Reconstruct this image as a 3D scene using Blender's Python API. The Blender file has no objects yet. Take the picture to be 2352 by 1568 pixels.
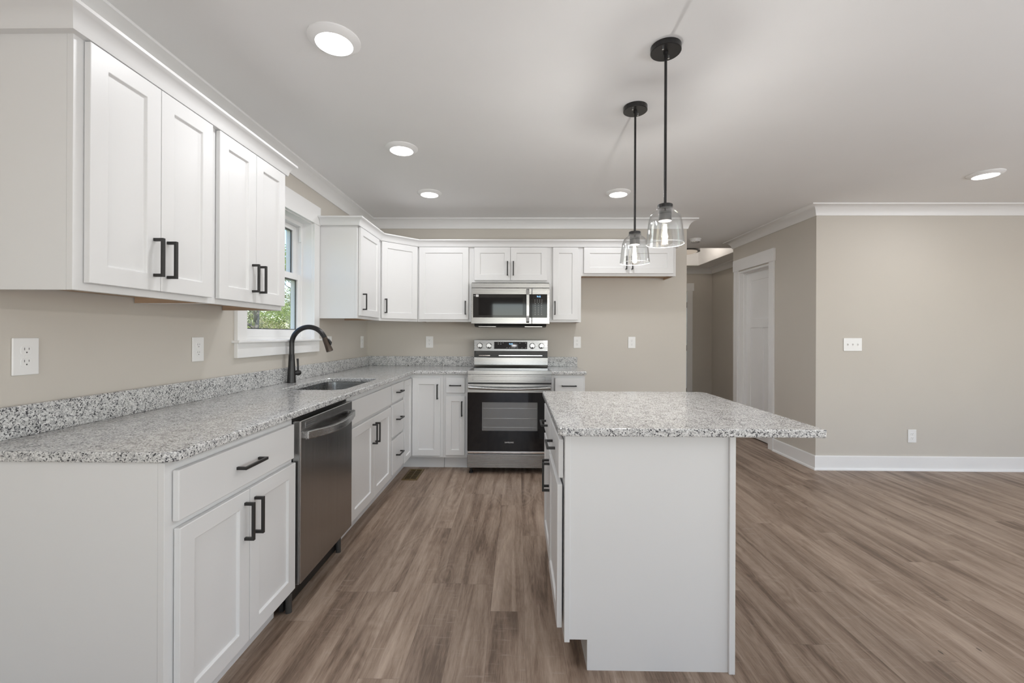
import bpy, bmesh, math, random
from math import sin, cos, pi, radians
from mathutils import Matrix, Vector

S = bpy.context.scene
COL = S.collection
random.seed(7)

# ------------------------------------------------------------------ camera
F_PX, PSI, RHO, CY, CAMH = 994.6, 0.0137, 0.0041, 768.5, 1.2469
cd = bpy.data.cameras.new('camera')
cam = bpy.data.objects.new('camera', cd); COL.objects.link(cam)
cd.sensor_fit = 'HORIZONTAL'; cd.sensor_width = 36.0
cd.lens = 36.0 * F_PX / 2352.0
cd.shift_y = -(784.0 - CY) / 2352.0
cd.clip_start = 0.05; cd.clip_end = 300
cam.matrix_world = Matrix.Translation((0, 0, CAMH)) @ Matrix.Rotation(PSI, 4, 'Z') @ Matrix.Rotation(pi / 2, 4, 'X') @ Matrix.Rotation(RHO, 4, 'Z')
S.camera = cam

# ------------------------------------------------------------------ world, sun, daylight, exposure
w = bpy.data.worlds.new('sky_world'); S.world = w; w.use_nodes = True
wt = w.node_tree; wt.nodes.clear()
sky = wt.nodes.new('ShaderNodeTexSky'); sky.sky_type = 'NISHITA'; sky.sun_disc = False
sky.sun_elevation = radians(48); sky.sun_rotation = radians(155); sky.air_density = 1.0; sky.dust_density = 0.4; sky.ozone_density = 2.0
bg = wt.nodes.new('ShaderNodeBackground'); bg.inputs['Strength'].default_value = 0.38
wo = wt.nodes.new('ShaderNodeOutputWorld')
wt.links.new(sky.outputs[0], bg.inputs[0]); wt.links.new(bg.outputs[0], wo.inputs[0])

def light(name, kind, loc, energy, color=(1, 1, 1), rot=None, direction=None, parent=None, **kw):
    l = bpy.data.lights.new(name, kind); l.energy = energy; l.color = color
    for k, v in kw.items(): setattr(l, k, v)
    o = bpy.data.objects.new(name, l); COL.objects.link(o); o.location = loc
    if direction is not None: o.rotation_euler = Vector(direction).to_track_quat('-Z', 'Y').to_euler()
    if parent: o.parent = parent
    return o
light('sun', 'SUN', (5, -10, 12), 4.2, (1, .95, .86), direction=(-.33, .62, -.72), angle=radians(.6))
DAY = (.945, .962, 1.0)
# daylight arriving through the openings behind the camera and at the far side of the living area
light('daylight_patio_door', 'AREA', (0.35, -4.13, 1.2), 32, DAY, direction=(0, 1, 0.25), shape='RECTANGLE', size=2.3, size_y=2.0)
light('daylight_living_window', 'AREA', (4.3, -4.13, 1.3), 12, DAY, direction=(0, 1, 0.25), shape='RECTANGLE', size=2.6, size_y=1.8)
light('daylight_side_window', 'AREA', (6.73, 0.3, 1.35), 58, DAY, direction=(-1, 0, 0.25), shape='RECTANGLE', size=2.6, size_y=1.7)

# two added fill lamps brighten the ceiling, aimed up from beside and behind the camera
light('ceiling_fill_kitchen', 'AREA', (0.15, -0.9, 0.95), 22, (.875, .935, 1.0), direction=(0, .42, 1), shape='DISK', size=1.3)
light('ceiling_fill_living', 'AREA', (3.6, -0.6, 0.95), 73, (.875, .935, 1.0), direction=(0, .42, 1), shape='DISK', size=1.3)

S.view_settings.view_transform = 'Standard'; S.view_settings.look = 'None'
S.view_settings.gamma = 1.0; S.view_settings.use_curve_mapping = False
S.view_settings.exposure = -0.1
S.render.engine = 'CYCLES'
S.cycles.use_denoising = True
S.cycles.max_bounces = 10; S.cycles.diffuse_bounces = 6; S.cycles.glossy_bounces = 5
S.cycles.transmission_bounces = 8; S.cycles.transparent_max_bounces = 16
S.cycles.sample_clamp_indirect = 6.0
S.cycles.caustics_reflective = False; S.cycles.caustics_refractive = False

# ------------------------------------------------------------------ materials
class NT:
    def __init__(s, name):
        s.m = bpy.data.materials.new(name); s.m.use_nodes = True; s.t = s.m.node_tree; s.t.nodes.clear()
        s.out = s.t.nodes.new('ShaderNodeOutputMaterial')
        s._tc = None
    def tc(s):
        if s._tc is None: s._tc = s.t.nodes.new('ShaderNodeTexCoord')
        return s._tc.outputs['Object']
    def n(s, typ, ins=None, **props):
        nd = s.t.nodes.new(typ)
        for k, v in props.items(): setattr(nd, k, v)
        for k, v in (ins or {}).items(): s.set(nd, k, v)
        return nd
    def set(s, nd, k, v):
        i = nd.inputs[k]
        if isinstance(v, bpy.types.NodeSocket): s.t.links.new(v, i)
        else:
            try: i.default_value = v
            except Exception: i.default_value = (*v, 1)
    def math(s, op, a, b=0.0, c=0.0):
        nd = s.n('ShaderNodeMath', operation=op)
        for i, v in enumerate((a, b, c)): s.set(nd, i, v)
        return nd.outputs[0]
    def ramp(s, fac, stops, interp='LINEAR'):
        nd = s.n('ShaderNodeValToRGB'); cr = nd.color_ramp; cr.interpolation = interp
        while len(cr.elements) < len(stops): cr.elements.new(.5)
        for e, (p, c) in zip(cr.elements, stops):
            e.position = p; e.color = (*c, 1) if len(c) == 3 else c
        s.t.links.new(fac, nd.inputs[0]); return nd.outputs[0]
    def mix(s, fac, a, b, blend='MIX'):
        nd = s.n('ShaderNodeMix', data_type='RGBA', blend_type=blend)
        s.set(nd, 0, fac); s.set(nd, 6, a); s.set(nd, 7, b); return nd.outputs[2]
    def noise(s, scale, detail=2.0, vec=None, rough=.5, out=0, dist=0.0):
        nd = s.n('ShaderNodeTexNoise', {'Scale': scale, 'Detail': detail, 'Roughness': rough, 'Distortion': dist})
        s.t.links.new(vec if vec is not None else s.tc(), nd.inputs['Vector']); return nd.outputs[out]
    def voro(s, scale, vec=None, out='Color', feature='F1'):
        nd = s.n('ShaderNodeTexVoronoi', {'Scale': scale}, feature=feature)
        s.t.links.new(vec if vec is not None else s.tc(), nd.inputs['Vector']); return nd.outputs[out]
    def mapv(s, scale=(1, 1, 1), loc=(0, 0, 0)):
        nd = s.n('ShaderNodeMapping', {'Scale': scale, 'Location': loc}); s.t.links.new(s.tc(), nd.inputs['Vector']); return nd.outputs[0]
    def surf(s, color, rough=.4, metal=0.0, bump=None, bump_s=.1, bump_d=.001, **kw):
        b = s.n('ShaderNodeBsdfPrincipled'); s.set(b, 'Base Color', color); s.set(b, 'Roughness', rough); s.set(b, 'Metallic', metal)
        for k, v in kw.items(): s.set(b, k, v)
        if bump is not None:
            bn = s.n('ShaderNodeBump', {'Strength': bump_s, 'Distance': bump_d, 'Height': bump})
            s.t.links.new(bn.outputs[0], b.inputs['Normal'])
        s.t.links.new(b.outputs[0], s.out.inputs[0]); return s.m

def paint(name, c, rough=.4, var=.02, scale=3.0, bump=0.0, bscale=220, metal=0.0, **kw):
    t = NT(name)
    lo = tuple(x * (1 - var) for x in c); hi = tuple(min(1, x * (1 + var)) for x in c)
    col = t.ramp(t.noise(scale, 3), [(.3, lo), (.7, hi)])
    if bump: return t.surf(col, rough, metal, t.noise(bscale, 2), bump, .0006, **kw)
    return t.surf(col, rough, metal, **kw)

def brushed(name, c, rough, stretch=(2, 2, 300), var=.05):
    t = NT(name); nz = t.noise(1.0, 3, t.mapv(stretch))
    col = t.ramp(nz, [(.3, tuple(x * (1 - var) for x in c)), (.7, tuple(min(1, x * (1 + var)) for x in c))])
    rg = t.n('ShaderNodeMapRange', {'To Min': rough * .85, 'To Max': rough * 1.15, 'Value': nz}).outputs[0]
    return t.surf(col, rg, 1.0, nz, .02, .0003)

def emit(name, c, strength):
    t = NT(name); nz = t.noise(40, 1)
    col = t.ramp(nz, [(.3, tuple(x * .98 for x in c)), (.7, c)])
    e = t.n('ShaderNodeEmission', {'Color': col, 'Strength': strength}); t.t.links.new(e.outputs[0], t.out.inputs[0]); return t.m

def thin_glass(name, tint=(1, 1, 1), refl=.9, rough=.0, base=0.04, pw=4.0, frit=0.0):
    t = NT(name)
    lw = t.n('ShaderNodeLayerWeight', {'Blend': .5})
    f = t.math('MULTIPLY', t.math('POWER', lw.outputs['Facing'], pw), refl)
    f = t.math('ADD', t.math('ADD', f, base), t.math('MULTIPLY', t.noise(6, 1), base * .1))
    tr = t.n('ShaderNodeBsdfTransparent', {'Color': (*tint, 1)}); gl = t.n('ShaderNodeBsdfGlossy', {'Roughness': rough})
    mx = t.n('ShaderNodeMixShader'); t.t.links.new(f, mx.inputs[0]); t.t.links.new(tr.outputs[0], mx.inputs[1]); t.t.links.new(gl.outputs[0], mx.inputs[2])
    res = mx.outputs[0]
    if frit:
        df = t.n('ShaderNodeBsdfDiffuse', {'Color': (.40, .40, .40, 1)}); m2 = t.n('ShaderNodeMixShader', {0: frit})
        t.t.links.new(res, m2.inputs[1]); t.t.links.new(df.outputs[0], m2.inputs[2]); res = m2.outputs[0]
    t.t.links.new(res, t.out.inputs[0]); return t.m

def granite():
    t = NT('granite')
    base = t.tc()
    dn = t.n('ShaderNodeTexNoise', {'Scale': 90.0, 'Detail': 2.0}); t.t.links.new(base, dn.inputs['Vector'])
    off = t.n('ShaderNodeVectorMath', {1: (.5, .5, .5)}, operation='SUBTRACT'); t.t.links.new(dn.outputs['Color'], off.inputs[0])
    sc = t.n('ShaderNodeVectorMath', {'Scale': .010}, operation='SCALE'); t.t.links.new(off.outputs[0], sc.inputs[0])
    vv = t.n('ShaderNodeVectorMath', operation='ADD'); t.t.links.new(base, vv.inputs[0]); t.t.links.new(sc.outputs[0], vv.inputs[1])
    v = vv.outputs[0]
    def step(val, a, b): return t.n('ShaderNodeMapRange', {'Value': val, 'From Min': a, 'From Max': b}).outputs[0]
    col = t.ramp(t.noise(150, 3, v, .6), [(.36, (.42, .42, .415)), (.47, (.59, .59, .58)), (.56, (.71, .71, .70)), (.68, (.81, .81, .80))])
    sep = t.n('ShaderNodeSeparateColor'); t.t.links.new(t.voro(170, v), sep.inputs[0])
    col = t.mix(t.math('MULTIPLY', step(sep.outputs[0], .55, .95), .28), col, (.50, .50, .50, 1))
    clus = t.math('SUBTRACT', t.noise(26, 3, v), .5)
    g = step(t.math('ADD', t.noise(95, 3, v, .55), t.math('MULTIPLY', clus, .13)), .535, .60)
    col = t.mix(t.math('MULTIPLY', g, .72), col, (.30, .30, .305, 1))
    d = step(t.math('ADD', t.noise(185, 2, v, .5), t.math('MULTIPLY', clus, .28)), .568, .615)
    col = t.mix(t.math('MULTIPLY', d, .95), col, (.035, .036, .043, 1))
    return t.surf(col, .13, 0, **{'Specular IOR Level': .55})

def plank_floor():
    t = NT('vinyl_plank_floor')
    sp = t.n('ShaderNodeSeparateXYZ'); t.t.links.new(t.tc(), sp.inputs[0])
    X, Y = sp.outputs[0], sp.outputs[1]
    W, L = .152, 1.22
    u = t.math('DIVIDE', t.math('ADD', X, 20.03), W); row = t.math('FLOOR', u); fu = t.math('FRACT', u)
    wn = t.n('ShaderNodeTexWhiteNoise', noise_dimensions='1D'); t.t.links.new(row, wn.inputs['W'])
    v = t.math('ADD', t.math('DIVIDE', t.math('ADD', Y, 20.0), L), t.math('MULTIPLY', wn.outputs[0], 7.3))
    idx = t.math('FLOOR', v); fv = t.math('FRACT', v)
    cmb = t.n('ShaderNodeCombineXYZ', {0: row, 1: idx, 2: 0.0})
    wn2 = t.n('ShaderNodeTexWhiteNoise', noise_dimensions='3D'); t.t.links.new(cmb.outputs[0], wn2.inputs['Vector'])
    rnd = wn2.outputs[0]
    rz = t.math('MULTIPLY', rnd, 37.0)
    def vec(sx, sy):
        return t.n('ShaderNodeCombineXYZ', {0: t.math('MULTIPLY', X, sx), 1: t.math('MULTIPLY', Y, sy), 2: rz}).outputs[0]
    streak = t.noise(1.0, 3, vec(12, .9), .55, dist=1.2)
    fine = t.noise(1.0, 4, vec(110, 7.0), .65)
    saw = t.noise(1.0, 3, vec(9, 70), .6)
    ring = t.noise(1.0, 1, vec(7.5, 1.5), .4, dist=.4)
    rings = t.math('MULTIPLY', t.math('SINE', t.math('MULTIPLY', ring, 95.0)), t.n('ShaderNodeMapRange', {'Value': ring, 'From Min': .5, 'From Max': .62}).outputs[0])
    blotch = t.noise(1.0, 2, vec(6, 2.2), .5)
    s = t.math('ADD', t.math('MULTIPLY', streak, .56), t.math('MULTIPLY', blotch, .22))
    s = t.math('ADD', s, t.math('MULTIPLY', fine, .22))
    s = t.math('ADD', s, t.math('MULTIPLY', t.math('SUBTRACT', rnd, .5), .05))
    s = t.math('ADD', s, t.math('MULTIPLY', rings, .024))
    s = t.math('ADD', s, t.math('MULTIPLY', t.math('SUBTRACT', t.noise(1.0, 2, vec(330, 24), .5), .5), .16))
    col = t.ramp(s, [(.36, (.135, .091, .064)), (.46, (.250, .178, .132)), (.54, (.330, .247, .189)), (.68, (.455, .355, .282))])
    sawm = t.math('MULTIPLY', t.n('ShaderNodeMapRange', {'Value': saw, 'From Min': .58, 'From Max': .74}).outputs[0],
                  t.n('ShaderNodeMapRange', {'Value': blotch, 'From Min': .42, 'From Max': .6}).outputs[0])
    col = t.mix(t.math('MULTIPLY', sawm, .5), col, (.42, .345, .29, 1))
    knot = t.math('LESS_THAN', t.voro(1.0, vec(7, 3.0), 'Distance'), .035)
    col = t.mix(t.math('MULTIPLY', knot, .7), col, (.04, .03, .025, 1))
    e1 = t.math('MINIMUM', fu, t.math('SUBTRACT', 1.0, fu)); e2 = t.math('MINIMUM', fv, t.math('SUBTRACT', 1.0, fv))
    seam = t.math('MAXIMUM', t.math('LESS_THAN', e1, .006), t.math('LESS_THAN', e2, .0009))
    col = t.mix(t.math('MULTIPLY', seam, .22), col, (.06, .047, .04, 1))
    rg = t.n('ShaderNodeMapRange', {'Value': fine, 'To Min': .38, 'To Max': .52}).outputs[0]
    return t.surf(col, rg, 0, fine, .08, .0006, **{'Specular IOR Level': .4})

def wood(name, c, var=.2):
    t = NT(name); nz = t.noise(1.0, 4, t.mapv((30, 2.5, 30)))
    col = t.ramp(nz, [(.3, tuple(x * (1 - var) for x in c)), (.7, tuple(x * (1 + var) for x in c))])
    return t.surf(col, .55)

def leafy(name, c1, c2, c3):
    t = NT(name)
    sep = t.n('ShaderNodeSeparateColor'); t.t.links.new(t.voro(2.2), sep.inputs[0])
    nz = t.noise(7, 3)
    col = t.ramp(t.math('ADD', t.math('MULTIPLY', sep.outputs[0], .5), t.math('MULTIPLY', nz, .5)), [(.2, c1), (.5, c2), (.8, c3)])
    d = t.n('ShaderNodeBsdfDiffuse', {'Color': col}); tr = t.n('ShaderNodeBsdfTranslucent', {'Color': col})
    mx = t.n('ShaderNodeMixShader', {0: .4}); t.t.links.new(d.outputs[0], mx.inputs[1]); t.t.links.new(tr.outputs[0], mx.inputs[2])
    t.t.links.new(mx.outputs[0], t.out.inputs[0]); return t.m

M = dict(
    cab=paint('cabinet_white_paint', (.73, .73, .727), .38, .006, 4, .02, 160),
    trim=paint('trim_white_paint', (.86, .86, .855), .33, .006, 4),
    ceil=paint('ceiling_paint', (.84, .838, .832), .9, .008, 2, .03, 300),
    wall=paint('greige_wall_paint', (.59, .555, .50), .75, .012, 2, .04, 260),
    granite=granite(), floor=plank_floor(),
    steel=brushed('brushed_steel', (.42, .42, .416), .28, (130, 130, 1.5)),
    steel_h=brushed('brushed_steel_horizontal', (.38, .38, .376), .27, (1.5, 130, 130)),
    dsteel=brushed('dark_stainless_steel', (.41, .405, .40), .25, (130, 130, 1.5)),
    chrome=paint('polished_chrome', (.8, .8, .8), .1, .01, 5, metal=1.0),
    black=paint('matte_black_metal', (.018, .017, .016), .42, .1, 30),
    bronze=paint('dark_bronze_metal', (.028, .027, .027), .27, .12, 25, metal=.35),
    brownm=paint('spray_head_bronze', (.075, .055, .042), .32, .15, 25, metal=.5),
    bglass=paint('black_oven_glass', (.008, .008, .009), .04, .1, 10),
    bplast=paint('black_plastic', (.012, .012, .012), .35, .1, 20),
    dgray=paint('dark_grey_plastic', (.06, .058, .055), .3, .05, 20),
    cavity=paint('grey_enamel', (.62, .62, .61), .35, .1, 15),
    mwglass=paint('smoked_microwave_glass', (.030, .029, .028), .05, .1, 10, **{'Specular IOR Level': .3}),
    plast=paint('white_plastic', (.84, .84, .83), .3, .005, 10),
    slot=paint('dark_slot', (.10, .10, .10), .5, .1, 20),
    brass=paint('aged_brass', (.22, .15, .06), .38, .15, 30, metal=.7),
    dark=paint('dark_opening', (.02, .016, .012), .8, .1, 20),
    raww=wood('raw_birch_wood', (.42, .30, .205)),
    bark=wood('tree_bark', (.30, .265, .23)),
    leaf=leafy('spring_leaves', (.26, .33, .07), (.52, .58, .17), (.78, .78, .38)),
    leaf2=leafy('olive_leaves', (.28, .29, .12), (.48, .47, .25), (.68, .64, .42)),
    lawn=leafy('lawn_grass', (.09, .17, .03), (.20, .30, .06), (.30, .38, .12)),
    pane=thin_glass('window_glass', (.97, .985, .98), .5),
    shade=thin_glass('clear_shade_glass', (.97, .975, .975), .75, 0, .06, 2.4),
    bulbg=thin_glass('clear_bulb_glass', (.99, .98, .96), .5, 0, .04),
    ovenp=thin_glass('oven_window_glass', (.90, .90, .90), .6, .02, .05, 4.0, .24),
    knobm=paint('satin_knob_metal', (.72, .72, .71), .33, .01, 10, metal=1.0),
    rim=paint('rim_highlight_white', (.80, .82, .82), .15, .01, 10),  # pale colour stands in for the highlight on the glass edge
    lens=emit('led_diffuser', (1.0, .985, .955), 14.0),
    fil=emit('glowing_filament', (1.0, .88, .68), 60.0),
    warm=emit('warm_diffuser', (1.0, .84, .68), .5),
    blue=emit('blue_clock_digits', (.35, .65, 1.0), 2.2),
    mark=paint('grey_print', (.42, .42, .41), .5, .02, 20),
    mark2=paint('white_print', (.75, .75, .74), .5, .02, 20),
)

# ------------------------------------------------------------------ mesh helpers
class MB:
    def __init__(s): s.v = []; s.f = []; s.fm = []; s.mi = 0
    def add(s, vs, fs):
        b = len(s.v); s.v += [tuple(p) for p in vs]
        for f in fs: s.f.append([b + i for i in f]); s.fm.append(s.mi)
        return s
    def box(s, x0, x1, y0, y1, z0, z1):
        vs = [(x, y, z) for z in (z0, z1) for y in (y0, y1) for x in (x0, x1)]
        return s.add(vs, [(0, 2, 3, 1), (4, 5, 7, 6), (0, 1, 5, 4), (2, 6, 7, 3), (0, 4, 6, 2), (1, 3, 7, 5)])
    def prism(s, poly, a0, a1, axis='z'):
        n = len(poly)
        def P(p, a): return (p[0], p[1], a) if axis == 'z' else ((p[0], a, p[1]) if axis == 'y' else (a, p[0], p[1]))
        vs = [P(p, a0) for p in poly] + [P(p, a1) for p in poly]
        return s.add(vs, [tuple(range(n))[::-1], tuple(range(n, 2 * n))] + [(i, (i + 1) % n, n + (i + 1) % n, n + i) for i in range(n)])
    def lathe(s, prof, c=(0, 0, 0), segs=40, axis='z', closed=False, arc=None):
        n = len(prof); vs = []; fs = []
        for k in range(segs):
            a = 2 * pi * k / segs
            for r, h in prof:
                if axis == 'z': vs.append((c[0] + r * cos(a), c[1] + r * sin(a), c[2] + h))
                elif axis == 'y': vs.append((c[0] + r * cos(a), c[1] + h, c[2] + r * sin(a)))
                else: vs.append((c[0] + h, c[1] + r * cos(a), c[2] + r * sin(a)))
        for k in range(segs):
            k2 = (k + 1) % segs
            for i in range(n - 1 + (1 if closed else 0)):
                j = (i + 1) % n
                fs.append((k * n + i, k2 * n + i, k2 * n + j, k * n + j))
        if not closed:
            for i in (0, n - 1):
                if prof[i][0] > 1e-5: fs.append(tuple(k * n + i for k in range(segs)))
        return s.add(vs, fs)
    def tube(s, pts, rad, segs=12, cap=True):
        pts = [Vector(p) for p in pts]; n = len(pts)
        R = rad if isinstance(rad, (list, tuple)) else [rad] * n
        vs = []; fs = []
        t0 = (pts[1] - pts[0]).normalized()
        up = Vector((0, 0, 1)) if abs(t0.z) < .9 else Vector((1, 0, 0))
        nrm = t0.cross(up).normalized()
        for i, p in enumerate(pts):
            t = (pts[min(i + 1, n - 1)] - pts[max(i - 1, 0)]).normalized()
            nrm = (nrm - t * nrm.dot(t)).normalized(); bi = t.cross(nrm)
            for k in range(segs):
                a = 2 * pi * k / segs; vs.append(p + R[i] * (nrm * cos(a) + bi * sin(a)))
        for i in range(n - 1):
            for k in range(segs):
                k2 = (k + 1) % segs; fs.append((i * segs + k, i * segs + k2, (i + 1) * segs + k2, (i + 1) * segs + k))
        if cap: fs += [tuple(range(segs)), tuple(range((n - 1) * segs, n * segs))]
        return s.add(vs, fs)
    def sweep(s, path, prof, z0=0.0, closed_prof=True):
        """profile (out, z) carried along a plan path; out is to the right of travel, corners mitred"""
        n = len(path); m = len(prof); P = [Vector(p) for p in path]; vs = []; fs = []
        for i in range(n):
            ds = []
            if i > 0: ds.append((P[i] - P[i - 1]).normalized())
            if i < n - 1: ds.append((P[i + 1] - P[i]).normalized())
            ns = [Vector((d.y, -d.x)) for d in ds]
            o = ns[0] if len(ns) == 1 else (ns[0] + ns[1]) / (1 + ns[0].dot(ns[1]))
            for a, z in prof: vs.append((P[i].x + o.x * a, P[i].y + o.y * a, z0 + z))
        for i in range(n - 1):
            for j in range(m if closed_prof else m - 1):
                k = (j + 1) % m; fs.append((i * m + j, (i + 1) * m + j, (i + 1) * m + k, i * m + k))
        fs += [tuple(range(m)), tuple(range((n - 1) * m, n * m))]
        return s.add(vs, fs)
    def shaker(s, x0, x1, y0, y1, z0, z1, fr=.057, dep=.009, bv=.003):
        """recessed-panel door, front towards -y at y0"""
        o = [(x0, z0), (x1, z0), (x1, z1), (x0, z1)]
        i1 = [(x0 + fr, z0 + fr), (x1 - fr, z0 + fr), (x1 - fr, z1 - fr), (x0 + fr, z1 - fr)]
        f2 = fr + bv
        i2 = [(x0 + f2, z0 + f2), (x1 - f2, z0 + f2), (x1 - f2, z1 - f2), (x0 + f2, z1 - f2)]
        vs = [(x, y0, z) for x, z in o] + [(x, y0, z) for x, z in i1] + [(x, y0 + dep, z) for x, z in i2] + [(x, y1, z) for x, z in o]
        fs = []
        for k in range(4):
            l = (k + 1) % 4
            fs += [(k, l, 4 + l, 4 + k), (4 + k, 4 + l, 8 + l, 8 + k), (k, 12 + k, 12 + l, l)]
        fs += [(8, 9, 10, 11), (15, 14, 13, 12)]
        return s.add(vs, fs)
    def xf(s, mat):
        s.v = [tuple(mat @ Vector(p)) for p in s.v]; return s
    def build(s, name, mats, parent=None, bev=0.0, segs=2, smooth=0, fix=True, loc=None):
        me = bpy.data.meshes.new(name)
        bm = bmesh.new(); bv = [bm.verts.new(p) for p in s.v]
        for f, mi in zip(s.f, s.fm):
            try: fc = bm.faces.new([bv[i] for i in f]); fc.material_index = mi
            except ValueError: pass
        if fix: bmesh.ops.recalc_face_normals(bm, faces=bm.faces)
        bm.to_mesh(me); bm.free()
        for m_ in (mats if isinstance(mats, (list, tuple)) else [mats]): me.materials.append(m_)
        if smooth:
            for p in me.polygons: p.use_smooth = True
            me.set_sharp_from_angle(angle=radians(smooth))
        o = bpy.data.objects.new(name, me); COL.objects.link(o)
        if loc is not None: o.location = loc
        if parent is not None: o.parent = parent
        if bev:
            b = o.modifiers.new('edge', 'BEVEL'); b.width = bev; b.segments = segs; b.limit_method = 'ANGLE'; b.angle_limit = radians(40)
        return o

def tag(o, label, cat=None, group=None, kind=None):
    o['label'] = label
    if cat: o['category'] = cat
    if group: o['group'] = group
    if kind: o['kind'] = kind
    return o
def thing(name, label, cat, loc=(0, 0, 0), rz=0.0, group=None):
    o = bpy.data.objects.new(name, None); COL.objects.link(o); o.location = loc; o.rotation_euler = (0, 0, rz)
    o.empty_display_size = .1
    return tag(o, label, cat, group)
def struct(o, label=None, cat=None):
    o['kind'] = 'structure'
    if label: o['label'] = label
    if cat: o['category'] = cat
    return o
def copy_tree(o, parent=None):
    c = o.copy(); COL.objects.link(c)
    if parent is not None: c.parent = parent
    for ch in list(o.children): copy_tree(ch, c)
    return c
def text_mesh(name, body, width, mat, parent, loc, rot, depth=.0004):
    cu = bpy.data.curves.new(name, 'FONT'); cu.body = body; cu.align_x = 'CENTER'; cu.align_y = 'CENTER'; cu.extrude = depth
    tmp = bpy.data.objects.new(name + '_tmp', cu); COL.objects.link(tmp)
    bpy.context.view_layer.update()
    me = bpy.data.meshes.new_from_object(tmp.evaluated_get(bpy.context.evaluated_depsgraph_get()))
    k = width / max(1e-6, tmp.dimensions.x)
    bpy.data.objects.remove(tmp); bpy.data.curves.remove(cu)
    me.name = name; me.materials.clear(); me.materials.append(mat)
    me.transform(Matrix.Diagonal((k, k, 1, 1)))
    o = bpy.data.objects.new(name, me); COL.objects.link(o); o.parent = parent; o.location = loc; o.rotation_euler = rot
    return o

# ------------------------------------------------------------------ measures of the place (metres)
XW, DW_, H = -1.603, 4.595, 2.465          # left wall, back wall, ceiling
XR, DR = 2.784, 4.084                       # hall wall face, living room wall face
YB, XE = -4.0, 6.6                          # wall behind the camera, far right wall
CT, CB = .914, .884                         # worktop top and underside
WIN = (2.507, 3.345, 1.197, 2.105)          # kitchen window opening y0 y1 z0 z1

# ------------------------------------------------------------------ setting: floor, ceiling, walls
struct(MB().box(-1.75, 6.75, -4.2, 8.1, -.08, 0).build('floor', M['floor']), 'brown wood-look plank floor with darker grain streaks', 'floor')
TR = (2.11, 3.135, 6.07, 7.58)              # tray recess in the entry ceiling
c = MB()
c.box(-1.76, 6.75, -4.2, TR[2], H, H + .1).box(-1.76, TR[0], TR[2], TR[3], H, H + .1).box(TR[1], 6.75, TR[2], TR[3], H, H + .1).box(-1.76, 6.75, TR[3], 8.1, H, H + .1)
c.box(TR[0] - .05, TR[1] + .05, TR[2] - .05, TR[2], H + .1, H + .33).box(TR[0] - .05, TR[1] + .05, TR[3], TR[3] + .05, H + .1, H + .33)
c.box(TR[0] - .05, TR[0], TR[2], TR[3], H + .1, H + .33).box(TR[1], TR[1] + .05, TR[2], TR[3], H + .1, H + .33)
c.box(TR[0] - .05, TR[1] + .05, TR[2] - .05, TR[3] + .05, H + .33, H + .38)
struct(c.build('ceiling', M['ceil']), 'smooth white ceiling with a recessed tray over the entry', 'ceiling')

y0, y1, z0, z1 = WIN
wl = MB().box(XW - .15, XW, YB - .15, y0, 0, H).box(XW - .15, XW, y1, DW_ + .12, 0, H).box(XW - .15, XW, y0, y1, 0, z0).box(XW - .15, XW, y0, y1, z1, H)
struct(wl.build('wall_left', M['wall']), 'greige wall with the window over the sink', 'wall')
struct(MB().box(XW, 1.778, DW_, DW_ + .12, 0, H).build('wall_back', M['wall']), 'greige wall behind the range', 'wall')
struct(MB().box(XR, XE, DR, DR + .12, 0, H).build('wall_right', M['wall']), 'wide blank greige wall with the light switches', 'wall')
DO = (4.815, 5.51, 2.05)
wh = MB().box(XR, XR + .13, DR + .12, DO[0], 0, H).box(XR, XR + .13, DO[1], 5.649, 0, H).box(XR, XR + .13, DO[0], DO[1], DO[2], H)
struct(wh.build('wall_hall', M['wall']), 'short greige wall holding the panelled closet door', 'wall')
struct(MB().box(XR + .13, 3.6, 5.53, 5.649, 0, H).build('wall_closet_end', M['wall']), 'end of the closet wall by the entry', 'wall')
struct(MB().box(3.53, 3.65, 5.649, 8.05, 0, H).build('wall_entry_side', M['wall']), 'greige side wall of the entry', 'wall')
EDO = (2.35, 3.085, 2.05)
we = MB().box(.88, EDO[0], 7.93, 8.05, 0, H).box(EDO[1], 3.53, 7.93, 8.05, 0, H).box(EDO[0], EDO[1], 7.93, 8.05, EDO[2], H)
struct(we.build('wall_entry_back', M['wall']), 'greige far wall of the entry with a white door', 'wall')
struct(MB().box(.88, 1.0, DW_ + .12, 7.93, 0, H).build('wall_entry_left', M['wall']), 'entry wall behind the kitchen', 'wall')
# walls behind and beside the camera, with the openings that bring the daylight
r = MB()
for a, b_ in ((XW, -.8), (1.5, 3.0), (5.6, XE)): r.box(a, b_, YB - .15, YB, 0, H)
r.box(-.8, 1.5, YB - .15, YB, 2.2, H).box(3.0, 5.6, YB - .15, YB, 0, .4).box(3.0, 5.6, YB - .15, YB, 2.2, H)
struct(r.build('wall_rear', M['wall']), 'greige wall behind the camera with patio door and window openings', 'wall')
r = MB().box(XE, XE + .15, YB - .15, -1.0, 0, H).box(XE, XE + .15, 1.6, 5.6, 0, H).box(XE, XE + .15, -1.0, 1.6, 0, .5).box(XE, XE + .15, -1.0, 1.6, 2.2, H)
struct(r.build('wall_far_right', M['wall']), 'greige living area wall with a wide window', 'wall')

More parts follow.
